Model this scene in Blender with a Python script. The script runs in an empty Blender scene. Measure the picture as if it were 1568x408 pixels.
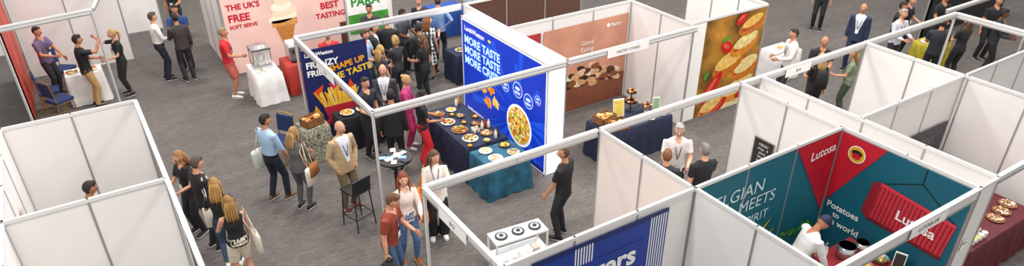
import bpy, math, random
from mathutils import Vector, Matrix
from mathutils.bvhtree import BVHTree
random.seed(7)
V=Vector
SC=bpy.context.scene
COL=bpy.context.collection
def lin(h):
    h=h.lstrip('#'); r=[int(h[i:i+2],16)/255 for i in (0,2,4)]
    return tuple((c/12.92 if c<=.04045 else ((c+.055)/1.055)**2.4) for c in r)
MATS={}
def mat(hexc,rough=.6,metal=0,em=0,var=.06,scale=8,alpha=1,trans=0):
    k=(hexc,rough,metal,em,var,scale,alpha,trans)
    if k in MATS: return MATS[k]
    m=bpy.data.materials.new('surface_'+hexc.strip('#'));m.use_nodes=True
    nt=m.node_tree;b=nt.nodes['Principled BSDF'];c=lin(hexc)
    b.inputs['Roughness'].default_value=rough;b.inputs['Metallic'].default_value=metal
    if var>0:
        tc=nt.nodes.new('ShaderNodeTexCoord');n=nt.nodes.new('ShaderNodeTexNoise');n.inputs['Scale'].default_value=scale;n.inputs['Detail'].default_value=4
        r=nt.nodes.new('ShaderNodeValToRGB');r.color_ramp.elements[0].position=.3;r.color_ramp.elements[1].position=.7
        r.color_ramp.elements[0].color=(*[x*(1-var*1.5) for x in c],1);r.color_ramp.elements[1].color=(*[min(1,x*(1+var)) for x in c],1)
        nt.links.new(tc.outputs['Object'],n.inputs['Vector']);nt.links.new(n.outputs['Fac'],r.inputs['Fac']);nt.links.new(r.outputs['Color'],b.inputs['Base Color'])
    else: b.inputs['Base Color'].default_value=(*c,1)
    if em>0:
        b.inputs['Emission Color'].default_value=(*c,1);b.inputs['Emission Strength'].default_value=em
    if trans>0: b.inputs['Transmission Weight'].default_value=trans
    if alpha<1: b.inputs['Alpha'].default_value=alpha
    MATS[k]=m;return m

class MB:
    def __init__(s): s.v=[];s.f=[];s.m=[];s.sm=[];s.mats=[]
    def mi(s,m):
        if m not in s.mats: s.mats.append(m)
        return s.mats.index(m)
    def add(s,vs,fs,m,sm=False):
        o=len(s.v);i=s.mi(m);s.v+= [tuple(p) for p in vs]
        for f in fs: s.f.append([a+o for a in f]);s.m.append(i);s.sm.append(sm)
    def box(s,c,d,m,rz=0,rx=0,ry=0):
        R=Matrix.Rotation(rz,3,'Z')@Matrix.Rotation(ry,3,'Y')@Matrix.Rotation(rx,3,'X')
        vs=[V(c)+R@V((x*d[0]/2,y*d[1]/2,z*d[2]/2)) for x in(-1,1) for y in(-1,1) for z in(-1,1)]
        s.add(vs,[(0,1,3,2),(4,6,7,5),(0,4,5,1),(2,3,7,6),(0,2,6,4),(1,5,7,3)],m)
    def bx(s,a,b,m): s.box([(a[i]+b[i])/2 for i in range(3)],[abs(b[i]-a[i]) for i in range(3)],m)
    def tube(s,path,r,m,n=8,cap=True):
        path=[V(p) for p in path]
        if not hasattr(r,'__len__'): r=[r]*len(path)
        vs=[];fs=[]
        for i,p in enumerate(path):
            d=(path[min(i+1,len(path)-1)]-path[max(i-1,0)])
            d=d.normalized() if d.length>1e-6 else V((0,0,1))
            ref=V((1,0,0)) if abs(d.x)<.8 else V((0,1,0))
            a=d.cross(ref).normalized();b=a.cross(d)
            for j in range(n):
                t=2*math.pi*j/n;vs.append(p+a*(r[i]*math.cos(t))+b*(r[i]*math.sin(t)))
        L=len(path)
        for i in range(L-1):
            for j in range(n): k=(j+1)%n;fs.append((i*n+j,i*n+k,(i+1)*n+k,(i+1)*n+j))
        s.add(vs,fs,m,True)
        if cap:
            s.add(vs[:n],[tuple(range(n))],m);s.add(vs[-n:],[tuple(range(n))],m)
    def cyl(s,c,r,h,m,n=20,r2=None): s.tube([V(c),V(c)+V((0,0,h))],[r,r if r2 is None else r2],m,n)
    def sph(s,c,r,m,n=10,k=7,R=None):
        if not hasattr(r,'__len__'): r=(r,r,r)
        vs=[];fs=[]
        for i in range(k+1):
            p=math.pi*i/k
            for j in range(n):
                t=2*math.pi*j/n;q=V((r[0]*math.sin(p)*math.cos(t),r[1]*math.sin(p)*math.sin(t),r[2]*math.cos(p)))
                if R: q=R@q
                vs.append(V(c)+q)
        for i in range(k):
            for j in range(n): q=(j+1)%n;fs.append((i*n+j,i*n+q,(i+1)*n+q,(i+1)*n+j))
        s.add(vs,fs,m,True)
    def obj(s,name,loc=(0,0,0),rz=0,parent=None,bev=0):
        me=bpy.data.meshes.new(name);me.from_pydata(s.v,[],s.f)
        for m in s.mats: me.materials.append(m)
        me.polygons.foreach_set('material_index',s.m);me.polygons.foreach_set('use_smooth',s.sm);me.update()
        o=bpy.data.objects.new(name,me);COL.objects.link(o);o.location=loc;o.rotation_euler=(0,0,rz)
        if parent: o.parent=parent
        if bev:
            b=o.modifiers.new('bevel','BEVEL');b.width=bev;b.segments=2;b.limit_method='ANGLE'
        return o

# ---------------------------------------------------------------- room
def carpet():
    m=bpy.data.materials.new('carpet_grey');m.use_nodes=True;nt=m.node_tree;b=nt.nodes['Principled BSDF'];b.inputs['Roughness'].default_value=.95
    N=nt.nodes.new;L=nt.links.new
    tc=N('ShaderNodeTexCoord');mp=N('ShaderNodeMapping');mp.inputs['Scale'].default_value=(3,16,1)
    n=N('ShaderNodeTexNoise');n.inputs['Scale'].default_value=1.6;n.inputs['Detail'].default_value=6;n.inputs['Roughness'].default_value=.75
    n2=N('ShaderNodeTexNoise');n2.inputs['Scale'].default_value=.5;n2.inputs['Detail'].default_value=3
    n3=N('ShaderNodeTexNoise');n3.inputs['Scale'].default_value=40;n3.inputs['Detail'].default_value=3
    br=N('ShaderNodeTexBrick');br.inputs['Scale'].default_value=1;br.offset=.5;br.inputs['Brick Width'].default_value=.96;br.inputs['Row Height'].default_value=.24;br.inputs['Mortar Size'].default_value=.004
    br.inputs['Color1'].default_value=(.92,.92,.92,1);br.inputs['Color2'].default_value=(1.06,1.06,1.06,1);br.inputs['Mortar'].default_value=(.85,.85,.85,1)
    L(tc.outputs['Object'],mp.inputs[0]);L(mp.outputs[0],n.inputs['Vector']);L(tc.outputs['Object'],n2.inputs['Vector']);L(tc.outputs['Object'],n3.inputs['Vector']);L(tc.outputs['Object'],br.inputs['Vector'])
    r=N('ShaderNodeValToRGB');r.color_ramp.elements[0].position=.34;r.color_ramp.elements[1].position=.66
    r.color_ramp.elements[0].color=(*lin('#55504e'),1);r.color_ramp.elements[1].color=(*lin('#77716d'),1)
    L(n.outputs['Fac'],r.inputs[0])
    def mul(a,bb,f=1):
        x=N('ShaderNodeMix');x.data_type='RGBA';x.blend_type='MULTIPLY';x.inputs[0].default_value=f;L(a,x.inputs[6]);L(bb,x.inputs[7]);return x.outputs[2]
    def rmp(o,a,c):
        q=N('ShaderNodeValToRGB');q.color_ramp.elements[0].position=.3;q.color_ramp.elements[1].position=.7;q.color_ramp.elements[0].color=(a,a,a,1);q.color_ramp.elements[1].color=(c,c,c,1);L(o,q.inputs[0]);return q.outputs[0]
    o=mul(r.outputs[0],rmp(n2.outputs['Fac'],.85,1.0));o=mul(o,rmp(n3.outputs['Fac'],.7,1.15));o=mul(o,br.outputs['Color'])
    L(o,b.inputs['Base Color']);return m
f=MB();f.add([(-30,-10,0),(50,-10,0),(50,60,0),(-30,60,0)],[(0,1,2,3)],carpet());f.obj('floor')

PANEL=mat('#efecea',.45,0,0,.02,1.5);WARM=mat('#f3e6df',.45,0,0,.02,1.5);ALU=mat('#b9b9ba',.35,.6,0,.03,20);FASC=mat('#dcdbd9',.4,0,0,.03,4)
ALW=mat('#e6e6e4',.35,.1,0,.02,20)
W=2.4
def pwall(x0,y0,x1,y1,h=W,m=None,n=None,name='partition_wall',h0=0.03):
    m=m or PANEL;L=math.hypot(x1-x0,y1-y0);n=n or max(1,round(L/.96));a=math.atan2(y1-y0,x1-x0)
    b=MB();b.bx((0,-.006,h0),(L,.006,h-.03),m)
    for i in range(n+1):
        x=L*i/n;b.bx((x-.014,-.017,0),(x+.014,.017,h),ALU)
    b.bx((0,-.02,h-.05),(L,.02,h),ALW);b.bx((0,-.015,.0),(L,.015,.04),ALU)
    return b.obj(name,(x0,y0,0),a)
def beam(x0,y0,x1,y1,h=W,t=.13,name='fascia_beam'):
    L=math.hypot(x1-x0,y1-y0);a=math.atan2(y1-y0,x1-x0);b=MB()
    b.bx((0,-.012,h-t+.01),(L,.012,h-.01),FASC);b.bx((0,-.03,h-.035),(L,.03,h),ALW);b.bx((0,-.024,h-t),(L,.024,h-t+.03),ALU)
    n=max(1,round(L/1.9))
    for i in range(1,n): b.bx((L*i/n-.01,-.014,h-t),(L*i/n+.01,.014,h-.01),ALU)
    return b.obj(name,(x0,y0,0),a)
def post(x,y,h=W):
    b=MB();b.tube([(0,0,.012),(0,0,h-.03)],.024,ALW,8);b.cyl((0,0,0),.05,.012,ALU,12)
    for k in range(4):
        q=k*math.pi/2;b.box((.022*math.cos(q),.022*math.sin(q),h/2),(.012,.012,h-.06),ALU,q)
    b.obj('aluminium_post',(x,y,0))
# left booths
pwall(-1.5,11.86,.35,11.86);pwall(-1.5,9.05,-1.5,11.84,n=3);pwall(-1.5,9.03,.33,9.03);pwall(-1.5,6.1,-1.5,9.0,n=3)
beam(.35,11.84,.35,5.9,t=.1);post(.35,9.03);post(.35,5.95)
# upper left booth
beam(-1.7,17.1,.2,17.4);post(.2,17.4);post(-1.55,17.12);pwall(-1.55,17.25,-1.55,20.4,m=mat('#3a3634'));pwall(-1.5,20.4,.9,20.4);pwall(-3,22.6,2,22.6)
beam(.9,20.35,.25,17.45,t=.08)
# central island
beam(3.43,13.3,7.2,13.3);beam(3.43,9.42,3.43,13.27);beam(3.46,9.4,7.22,9.4);post(3.43,9.4);post(3.43,13.3)
pwall(7.27,9.45,7.27,13.3)
# bakery booth
pwall(7.3,11.45,10.6,11.45);pwall(10.6,9.5,10.6,11.43,m=PANEL);beam(7.3,9.42,10.6,9.42)
pwall(10.62,9.6,13.0,9.6);pwall(7.3,13.3,10.6,13.3,m=mat('#5a3a30'));pwall(13.0,9.6,13.0,12,m=PANEL)
# front row
beam(3.13,7,6.03,7);beam(6.08,7,9.1,7);beam(9.15,7,15.95,7);beam(3.13,6.97,3.13,3.6);post(3.13,7);post(15.95,7)
pwall(6.07,5.1,6.07,6.98,m=WARM);pwall(3.15,5.06,6.07,5.06);pwall(6.09,5.06,9.17,5.06)
pwall(6.09,3.05,6.09,5.04);pwall(9.2,3.05,9.2,5.04);pwall(9.16,5.08,9.16,6.98);beam(6.1,3.05,9.2,3.05,t=.2)
pwall(9.68,3.07,9.68,7.0);pwall(9.22,3.05,9.66,3.05,n=1);beam(9.7,3.07,12.7,3.07)
pwall(9.7,5.1,12.68,5.1);pwall(12.7,3.07,12.7,6.98);pwall(12.72,5.1,15.95,5.1);beam(15.95,5.12,15.95,6.97)
beam(15.95,7.2,20.5,7.2,t=.1);post(20.5,7.2)
# ice cream booth
pwall(2.9,17.8,6.4,17.8);pwall(2.88,17.8,2.88,20.5);pwall(6.4,17.82,6.4,20)

# ---------------------------------------------------------------- posters
class Poster:
    def __init__(s,name,org,d):
        e=bpy.data.objects.new(name,None);COL.objects.link(e);e.empty_display_size=.2
        d=V(d).normalized();n=d.cross(V((0,0,1)))
        M=Matrix.Identity(4)
        for i in range(3): M[i][0]=d[i];M[i][1]=(0,0,1)[i];M[i][2]=n[i];M[i][3]=org[i]
        e.matrix_world=M;s.e=e;s.b=MB()
    def poly(s,pts,m,l=1): s.b.add([(x,y,l*.0016) for x,y in pts],[tuple(range(len(pts)))],m)
    def rect(s,a,b,c,d,m,l=0): s.poly([(a,b),(c,b),(c,d),(a,d)],m,l)
    def circ(s,x,y,r,m,l=1,ry=None,rot=0,n=24):
        ry=ry or r;cr,sr=math.cos(rot),math.sin(rot);P=[]
        for i in range(n):
            t=2*math.pi*i/n;a,b=r*math.cos(t),ry*math.sin(t);P.append((x+a*cr-b*sr,y+a*sr+b*cr))
        s.poly(P,m,l)
    def text(s,t,x,y,size,m,l=6,fat=.0,al='LEFT',rot=0):
        c=bpy.data.curves.new('lettering','FONT');c.body=t;c.size=size;c.offset=fat*size;c.align_x=al;c.resolution_u=3;c.materials.append(m)
        o=bpy.data.objects.new('lettering',c);COL.objects.link(o);o.parent=s.e;o.location=(x,y,l*.0016);o.rotation_euler=(0,0,rot)
    def done(s): s.b.obj('artwork',parent=s.e)
WH=mat('#f6f6f4',.5,0,0,0);BK=mat('#15151a',.5,0,0,0);RED=mat('#c8142c',.5,0,0,0)
def em(h,e=.55): return mat(h,.35,0,e,0)
# lightbox
lb=MB();EMW=mat('#ffffff',.4,0,2.2,0)
lb.bx((6.86,9.44,.02),(7.24,12.65,2.36),EMW)
for y in (9.44,12.65): lb.bx((6.845,y-.02,0),(6.87,y+.02,2.38),ALW)
lb.bx((6.845,9.44,2.34),(7.25,12.65,2.38),ALW);lb.bx((6.845,9.44,0),(7.25,12.65,.03),ALU)
lb.obj('illuminated_lightbox_wall')
p=Poster('lightbox_graphic',(6.842,12.62,0),(0,-1,0))
p.rect(.0,.05,3.15,2.32,em('#1036b8',.5),0)
random.seed(3)
for i in range(26):
    a=random.uniform(0,6.28);r0=.25;r1=random.uniform(.8,2.2);w=.05
    q=[(2.2+r0*math.cos(a),.9+r0*math.sin(a)),(2.2+r1*math.cos(a-w),.9+r1*math.sin(a-w)),(2.2+r1*math.cos(a+w),.9+r1*math.sin(a+w))]
    q=[(min(3.14,max(.01,x)),min(2.31,max(.06,y))) for x,y in q]
    p.poly(q,em('#1b50d6',.5),.6+i*.01)
p.text('LambWeston',.12,2.12,.15,em('#ffffff',.6),8,.02);p.circ(1.15,2.17,.06,em('#f4d43c',.6),8,.03)
for i,t in enumerate(['MORE TASTE','MORE TASTE','MORE CRISP']): p.text(t,.1,1.84-.235*i,.25,em('#b4deff',.9),8,.03)
for x,y,r in ((2.2,1.5,.17),(2.58,1.4,.16),(1.75,1.42,.13),(2.9,1.55,.1)):
    p.circ(x,y,r,em('#dfeeff',.6),3);p.circ(x,y,r*.9,em('#1b4fd0',.5),4)
    p.circ(x,y+.03,r*.5,em('#ffffff',.6),5,r*.2);p.text('NEW',x,y-r*.55,r*.5,em('#ffffff',.6),6,.02,'CENTER')
for cx,cy in ((.85,1.0),(1.15,1.12),(1.35,.85),(1.05,.78)):
    for i in range(5): p.circ(cx+random.uniform(-.07,.07),cy+random.uniform(-.05,.05),.12,em(random.choice(['#f09a1c','#f6b43c','#d97a10','#ffd070']),.5),3+i*.15,.05,random.uniform(0,3))
p.circ(2.25,.72,.46,em('#e8eef8',.5),3);p.circ(2.25,.72,.40,em('#d9a441',.5),4)
for i in range(170):
    a=random.uniform(0,6.28);r=.37*math.sqrt(random.random());p.circ(2.25+r*math.cos(a),.72+r*math.sin(a),.045,em(random.choice(['#f3c64c','#e8a52a','#f7e0a0','#4f9b35','#c23820','#fff4d8','#7fb948','#b65a1c']),.5),4.5+i*.01,.02,random.uniform(0,3),8)
p.text('lambweston.eu',.15,.25,.12,em('#ffffff',.6),6,.01);p.rect(.0,.05,3.15,.14,em('#0a1f70',.3),3);p.done()
# blue banner
p=Poster('blue_banner_stand',(3.46,13.25,0),(1,0,0))
p.rect(0,.04,1.42,2.08,mat('#16215a',.5,0,0,0),0)
cs=['#e2461f','#f2a51c','#7f2c7c','#1d72c0','#cf2a55','#2a3c9a','#1a2a70']
for i in range(26):
    x,y=random.uniform(0,1.3),random.uniform(.1,1.2);a=random.uniform(0,3.1);L=.16
    p.poly([(min(1.41,max(0.01,x+L*math.cos(a+k))),max(.05,y+L*math.sin(a+k))) for k in (0,2.4,3.9)],mat(random.choice(cs),.5,0,0,0),1+i*.05)
p.poly([(.45,.3),(.95,.3),(1.1,.75),(.32,.75)],mat('#c22a3c',.5,0,0,0),4.6)
for i in range(34):
    x=.36+.02*i;a=1.57+(.7-x)*1.1+random.uniform(-.2,.2);L=random.uniform(.3,.5);w=.022
    p.poly([(x-w,.72),(x+w,.72),(x+w+L*math.cos(a),.7+L*math.sin(a)),(x-w+L*math.cos(a),.7+L*math.sin(a))],mat(['#f6c63c','#e9a520','#fbdc74'][i%3],.5,0,0,0),3+i*.04)
for t,x,y,s,c in (('LambWeston',.08,1.93,.11,'#ffffff'),('FRENZY',.08,1.68,.19,'#ffffff'),('FRIES',.08,1.5,.18,'#ffffff'),('SHAPE UP',.56,1.52,.18,'#f6a51c'),('THE TASTE',.5,1.3,.2,'#f6c63c')):
    p.text(t,x,y,s,mat(c,.5,0,0,0),8,.035,rot=.12 if x>.4 else 0)
p.done()
# bakery wall print
p=Poster('bakery_wall_print',(8.15,11.42,0),(1,0,0))
p.rect(0,.05,2.38,2.12,mat('#cf937a',.5,0,0,.12,2),0);p.rect(0,.05,2.38,.7,mat('#8a4f38',.5,0,0,.2,2),.6)
for i in range(60):
    x=random.uniform(.45,2.2);y=.6+random.uniform(0,.55)*(1-abs(x-1.3)/1.4);p.circ(x,y,.13,mat(random.choice(['#5a2f1c','#8c5028','#d9a878','#3c1f14','#e8c8a0','#2c1810','#f4e4cc']),.5,0,0,.2,12),1.5+i*.04,.07,random.uniform(-.4,.4),12)
p.text('Good',1.2,1.6,.15,WH,6,.0,'CENTER');p.text('Eating',1.2,1.44,.15,WH,6,.0,'CENTER');p.text('Pastry',1.85,1.9,.12,WH,6,.02);p.circ(1.78,1.94,.05,WH,6)
p.done()
p=Poster('red_side_print',(7.36,11.42,0),(1,0,0));p.rect(0,1.5,.72,2.12,mat('#b0303c',.5,0,0,.1,2),0);p.rect(0,.4,.72,1.45,mat('#e6ded8',.5,0,0,.1,2),0);p.text('Bakery',.08,1.75,.15,WH,3,.01);p.done()
# dessert print
p=Poster('dessert_wall_print',(10.66,9.575,0),(1,0,0))
p.rect(.0,.05,.4,2.34,WH,0);p.rect(.4,.05,2.3,2.34,mat('#a87424',.5,0,0,.6,1.6),0)
def clipc(x,y,r,m,l,ry,rot):
    P=[]
    for i in range(28):
        t=2*math.pi*i/28;a,b=r*math.cos(t),ry*math.sin(t);P.append((min(2.3,max(.4,x+a*math.cos(rot)-b*math.sin(rot))),min(2.34,max(.05,y+a*math.sin(rot)+b*math.cos(rot)))))
    p.poly(P,m,l)
for i,(x,y,r,ry,c) in enumerate([(1.6,.2,1.0,.3,'#f2ddb0'),(1.0,.2,.5,.22,'#d9892a'),(1.0,.3,.42,.16,'#f4c878'),(1.75,.45,.55,.24,'#e0912c'),(1.75,.56,.48,.18,'#f8d890'),(1.9,.95,.44,.24,'#cf7a1c'),(1.9,1.06,.38,.17,'#f8dc98'),(1.3,1.15,.5,.24,'#c87418'),(1.3,1.29,.44,.18,'#f2c468'),(1.72,1.55,.44,.22,'#dc8a24'),(1.76,1.67,.38,.15,'#f9dc94'),(1.85,2.0,.4,.2,'#c46e18'),(1.88,2.1,.32,.12,'#f0bc5c')]): 
    clipc(x,y,r,mat(c,.5,0,0,.2,9),1+i*.3,ry,.3)
    if i%2==0 and i>1: clipc(x-.05,y-.11,r*.9,mat('#b8321c',.5,0,0,.3,15),1.1+i*.3-.2,.05,.3)
for x,y,r,ry,a in ((.85,.7,.44,.15,.9),(1.15,1.62,.2,.13,-.5),(2.0,.35,.3,.11,.3),(1.5,2.2,.18,.11,.5),(1.15,.1,.35,.1,.7)):
    clipc(x,y,r,mat('#cc2014',.4,0,0,.2,20),5,ry,a);clipc(x-.02,y+.03,r*.6,mat('#e8604a',.4,0,0,.2,20),5.2,ry*.35,a)
clipc(1.1,1.82,.13,mat('#4f9a30',.5,0,0,.1,20),5.4,.05,.4);clipc(.62,1.05,.12,mat('#4f9a30',.5,0,0,.1,20),5.4,.05,1.)
p.done()
# ice cream wall
p=Poster('ice_cream_wall_print',(2.93,17.76,0),(1,0,0))
PK=mat('#f3cdc4',.5,0,0,.05,2);p.rect(0,.05,3.4,2.36,PK,0)
p.text("THE UK'S",.1,1.72,.2,RED,4,.03);p.text('FREE',.1,1.42,.26,RED,4,.03);p.text('SOFT SERVE',.1,1.24,.13,RED,4,.03)
p.text('SELLING',2.3,1.75,.22,RED,4,.03);p.text('BEST',2.45,1.35,.24,RED,4,.03);p.text('TASTING',2.3,1.1,.2,RED,4,.03);p.circ(.5,2.15,.35,mat('#d02030',.5,0,0,0),2,.14)
p.poly([(1.42,.35),(1.5,.35),(1.74,1.15),(1.2,1.15)],mat('#c98642',.5,0,0,.2,20),2);p.rect(1.14,1.1,1.8,1.26,mat('#e0a258',.5,0,0,.2,20),3)
for i in range(6): p.circ(1.47+(.03 if i%2 else -.03),1.32+.15*i,.38-.055*i,mat(['#fdf3df','#f2e2c4'][i%2],.5,0,0,0),3+i*.3,.13,.12)
for x,c,t in ((2.92,'#5a3a26','FUDGE'),(3.15,'#d9a45c','')): p.rect(x,.3,x+.22,.9,mat(c,.5,0,0,.2,9),3)
p.done()
pwall(5.7,16.73,7.0,16.73)
p=Poster('green_banner',(5.75,16.7,0),(1,0,0));p.rect(0,.9,1.1,2.35,WH,0);p.text('PARA',.1,1.62,.32,mat('#2f8f3a',.5,0,0,0),3,.03);p.rect(0,.9,1.1,1.4,mat('#4da23c',.5,0,0,.2,3),1);p.done()
p=Poster('red_wall_print',(-1.51,20.2,0),(0,-1,0));p.rect(0,.05,2.9,2.3,mat('#c8402c',.5,0,0,.3,1.2),0)
for i in range(16): p.circ(random.uniform(.3,2.6),random.uniform(.4,2),random.uniform(.1,.26),mat(random.choice(['#e8762c','#8e1e20','#f0a040','#5c1418']),.5,0,0,.2,6),1+i*.05)
p.text('BRITISH',.4,1.8,.3,WH,5,.02);p.done()
p=Poster('leaning_poster',(-1.46,10.55,0),(0,-1,0));p.rect(0,.25,.8,1.75,mat('#d9c9bd',.5,0,0,.15,4),0);p.rect(.08,.35,.72,.95,mat('#6b4634',.5,0,0,.4,6),1);p.circ(.4,1.2,.2,mat('#b0805a',.5,0,0,.3,9),2);p.done()
# teal walls
TE=mat('#136a7c',.45,0,0,.1,.9);TE2=mat('#0f5f74',.45,0,0,.1,.9);DT=mat('#c0182e',.5,0,0,.08,2)
p=Poster('teal_side_print',(6.12,5.045,0),(1,0,0))
LT=mat('#cfe9ee',.5,0,0,0)
p.rect(0,.05,3.04,2.34,TE,-1);p.text('BELGIAN',.22,1.86,.3,LT,6,.0);p.text('GREAT',.0,1.55,.25,LT,6,0);p.text('MEETS',.92,1.6,.28,LT,6,0);p.text('TASTE  SPIRIT',.3,1.32,.22,LT,6,0)
Yw=mat('#e8d21c',.5,0,0,0)
for q in ([(1.25,.85),(1.4,1.15),(1.34,.83)],[(1.3,.9),(1.75,1.23),(1.4,.77)],[(1.35,.8),(1.9,1.0),(1.45,.67)],[(1.15,.65),(1.5,.9),(1.6,.55)]): p.poly(q,Yw,3+q[0][0])
for i in range(18): p.circ(1.7+.07*i,.72+.05*math.sin(i),.09,mat(['#3d8a3a','#5aa544','#2b6a34'][i%3],.5,0,0,.1,9),2+i*.05,.035,.6+i*.3)
p.poly([(2.02,2.34),(3.03,2.34),(3.03,.9)],DT,4);p.text('Lutosa',2.4,2.0,.22,WH,8,.02,rot=.06);p.done()
p=Poster('teal_back_print',(9.168,5.02,0),(0,-1,0))
p.rect(0,.05,1.95,2.34,TE2,-1);p.poly([(0,2.34),(.72,2.34),(0,1.1)],DT,2)
p.circ(.3,2.08,.14,WH,4);p.circ(.3,2.08,.125,mat('#d9a81c',.5,0,0,0),4.5);p.circ(.3,2.1,.085,BK,5,.05);p.circ(.3,2.05,.07,RED,5.5,.05)
p.text('Potatoes',.06,1.04,.155,WH,9,.02);p.text('to',.2,.91,.13,WH,9,.02);p.text('the world',.06,.77,.155,WH,9,.02)
A,B,C,D=(.72,1.16),(1.84,1.12),(1.9,1.74),(.78,1.84)
p.poly([A,B,C,D],mat('#c02436',.5,0,0,.05,5),3)
lp=lambda P,Q,k:(P[0]+(Q[0]-P[0])*k,P[1]+(Q[1]-P[1])*k)
for i in range(18):
    t=i/18+.012;u=t+.02
    p.poly([lp(A,B,t),lp(A,B,u),lp(D,C,u),lp(D,C,t)],mat('#8c1526',.5,0,0,0),4);p.poly([lp(A,B,t+.02),lp(A,B,t+.03),lp(D,C,t+.03),lp(D,C,t+.02)],mat('#e04858',.5,0,0,0),4)
p.poly([A,B,(1.845,1.17),(.72,1.21)],mat('#6e0f1c',.5,0,0,0),5);p.poly([(.78,1.79),(1.9,1.69),C,D],mat('#d8384a',.5,0,0,0),5);p.poly([(.6,1.26),A,D,(.66,1.8)],mat('#8e1828',.5,0,0,0),4)
p.text('Lutosa',1.1,1.4,.22,WH,8,.02,rot=-.05)
p.poly([(1.3,2.1),(1.33,2.1),(1.88,1.74),(1.85,1.74)],BK,2);p.poly([(1.3,2.1),(1.33,2.1),(.82,1.83),(.79,1.83)],BK,2);p.rect(1.305,2.1,1.32,2.34,BK,2)
p.poly([(.85,.2),(1.3,.2),(1.35,.5),(.88,.55)],mat('#c02436',.5,0,0,.05,5),3)
for i in range(14): p.circ(1.0+.06*i,.12+.02*math.sin(i*2),.09,mat(['#3d8a3a','#5aa544','#d9a441'][i%3],.5,0,0,.1,9),3+i*.05,.05,i)
p.done()
# lower blue banner
p=Poster('blue_wall_banner',(3.5,5.03,0),(1,0,0))
NB=mat('#173a96',.5,0,0,.05,2);p.rect(0,.05,2.12,2.28,NB,2);p.rect(0,2.2,2.12,2.28,mat('#0f2766',.5,0,0,0),3)
for s0 in (.62,1.82):
    for i in range(7): p.rect(s0+i*.042,.05,s0+i*.042+.02,2.22,WH,4)
p.rect(.45,1.2,1.75,1.95,NB,5);p.text('diggers',.42,1.62,.42,WH,8,.03);p.text("SINCE 1990",.6,1.42,.14,WH,8,.01);p.done()
p=Poster('chalkboard_sign',(9.135,6.5,0),(0,-1,0));p.rect(0,1.05,.42,1.6,mat('#8c8478',.5,0,0,0),0);p.rect(.02,1.07,.40,1.58,mat('#2c2b2a',.6,0,0,.1,9),1)
for i,t in enumerate(['MENU','chips  4','plant','based','tots  3','wrap']): p.text(t,.21,1.47-.075*i,.07,WH,3,0,'CENTER')
p.done()
p=Poster('grey_banner',(11.35,5.06,0),(1,0,0));p.rect(0,.55,1.25,1.55,mat('#4c4a50',.6,0,0,.15,3),2);p.text('RECYCLE',.1,1.2,.2,mat('#8a888c',.6,0,0,0),4);p.done()
pwall(20.3,9.7,25,9.7,h=2.2,m=BK);p=Poster('flavour_wall_print',(20.4,9.66,0),(1,0,0));p.rect(0,.05,4.4,2.15,mat('#17171a',.5,0,0,0),0);p.text('FLAVOUR',1.0,1.3,.5,WH,3,.02);p.text('FULL OF',.3,1.75,.25,WH,3,.01);p.done()
p=Poster('paper_notice',(9.3,3.03,0),(1,0,0));p.rect(0,1.3,.14,1.5,WH,0);p.rect(.02,1.42,.12,1.44,BK,1);p.done()
def sign(x,y,w,t,d=(1,0,0),h=2.3):
    p=Poster('stand_name_sign',(x,y,h),d);p.rect(0,-.085,w,.085,WH,1);p.text(t,w/2,-.03,.085,BK,3,0,'CENTER');p.done()
sign(8.2,9.385,1.05,'PASTRY STAND');sign(7.6,3.015,.8,'LUTOSA UK');sign(3.39,11.9,.9,'C21',(0,-1,0));sign(3.09,6.5,.7,'B12',(0,-1,0));sign(10.3,6.96,.7,'B16')

# ---------------------------------------------------------------- furniture
def cloth(x0,y0,x1,y1,h,m,name='clothed_table',fl=.05,amp=.018):
    cx,cy=(x0+x1)/2,(y0+y1)/2;w,d=abs(x1-x0)/2,abs(y1-y0)/2
    P=[];st=.05
    def seg(a,b):
        n=max(2,int(math.hypot(b[0]-a[0],b[1]-a[1])/st))
        for i in range(n): P.append((a[0]+(b[0]-a[0])*i/n,a[1]+(b[1]-a[1])*i/n))
    seg((-w,-d),(w,-d));seg((w,-d),(w,d));seg((w,d),(-w,d));seg((-w,d),(-w,-d));n=len(P)
    b=MB();vs=[]
    for z,k in ((h,-.004),(h-.012,.006),(h*.6,.5),(0.012,1)):
        for i,(x,y) in enumerate(P):
            L=math.hypot(x,y);wv=math.sin(i*1.15)*amp+math.sin(i*.47)*amp*.6
            o=(fl+wv)*k if k>0.01 else k;vs.append((x+x/w*o if abs(abs(x)-w)<1e-4 else x+x/L*o*.2,y+y/d*o if abs(abs(y)-d)<1e-4 else y+y/L*o*.2,z))
    fs=[]
    for r in range(3):
        for i in range(n): j=(i+1)%n;fs.append((r*n+i,r*n+j,(r+1)*n+j,(r+1)*n+i))
    b.add(vs,fs,m,True);b.add(vs[:n],[tuple(range(n))],m)
    b.obj(name,(cx,cy,0))
NAVY=mat('#1c2440',.75,0,0,.25,5);TEAL=mat('#1d5a72',.75,0,0,.35,5)
cloth(5.45,10.04,6.35,11.9,.76,NAVY);cloth(5.45,9.28,6.35,9.93,.76,TEAL)
cloth(8.1,9.0,9.75,9.75,.76,NAVY);cloth(-.72,17.98,.05,18.45,.76,mat('#e6e2e0',.7,0,0,.1,4))
cloth(3.0,15.6,3.6,16.5,.76,mat('#efecea',.7,0,0,.08,4));cloth(3.8,15.8,4.5,16.5,.76,mat('#a83028',.7,0,0,.15,4))
cloth(3.05,12.4,3.6,12.85,.76,mat('#8c8a78',.7,0,0,.9,26));cloth(3.85,12.5,4.7,12.95,.74,mat('#1c1c22',.7,0,0,.2,6))
cloth(9.9,16.2,11.2,17,.76,mat('#20489a',.7,0,0,.15,4));cloth(8.6,17.3,9.6,18.2,.76,mat('#20489a',.7,0,0,.15,4))
cloth(8.15,3.35,9.05,4.4,.8,mat('#8e1c26',.7,0,0,.15,4));cloth(10.3,3.2,12.3,3.9,.76,mat('#5a1420',.7,0,0,.2,4))
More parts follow.
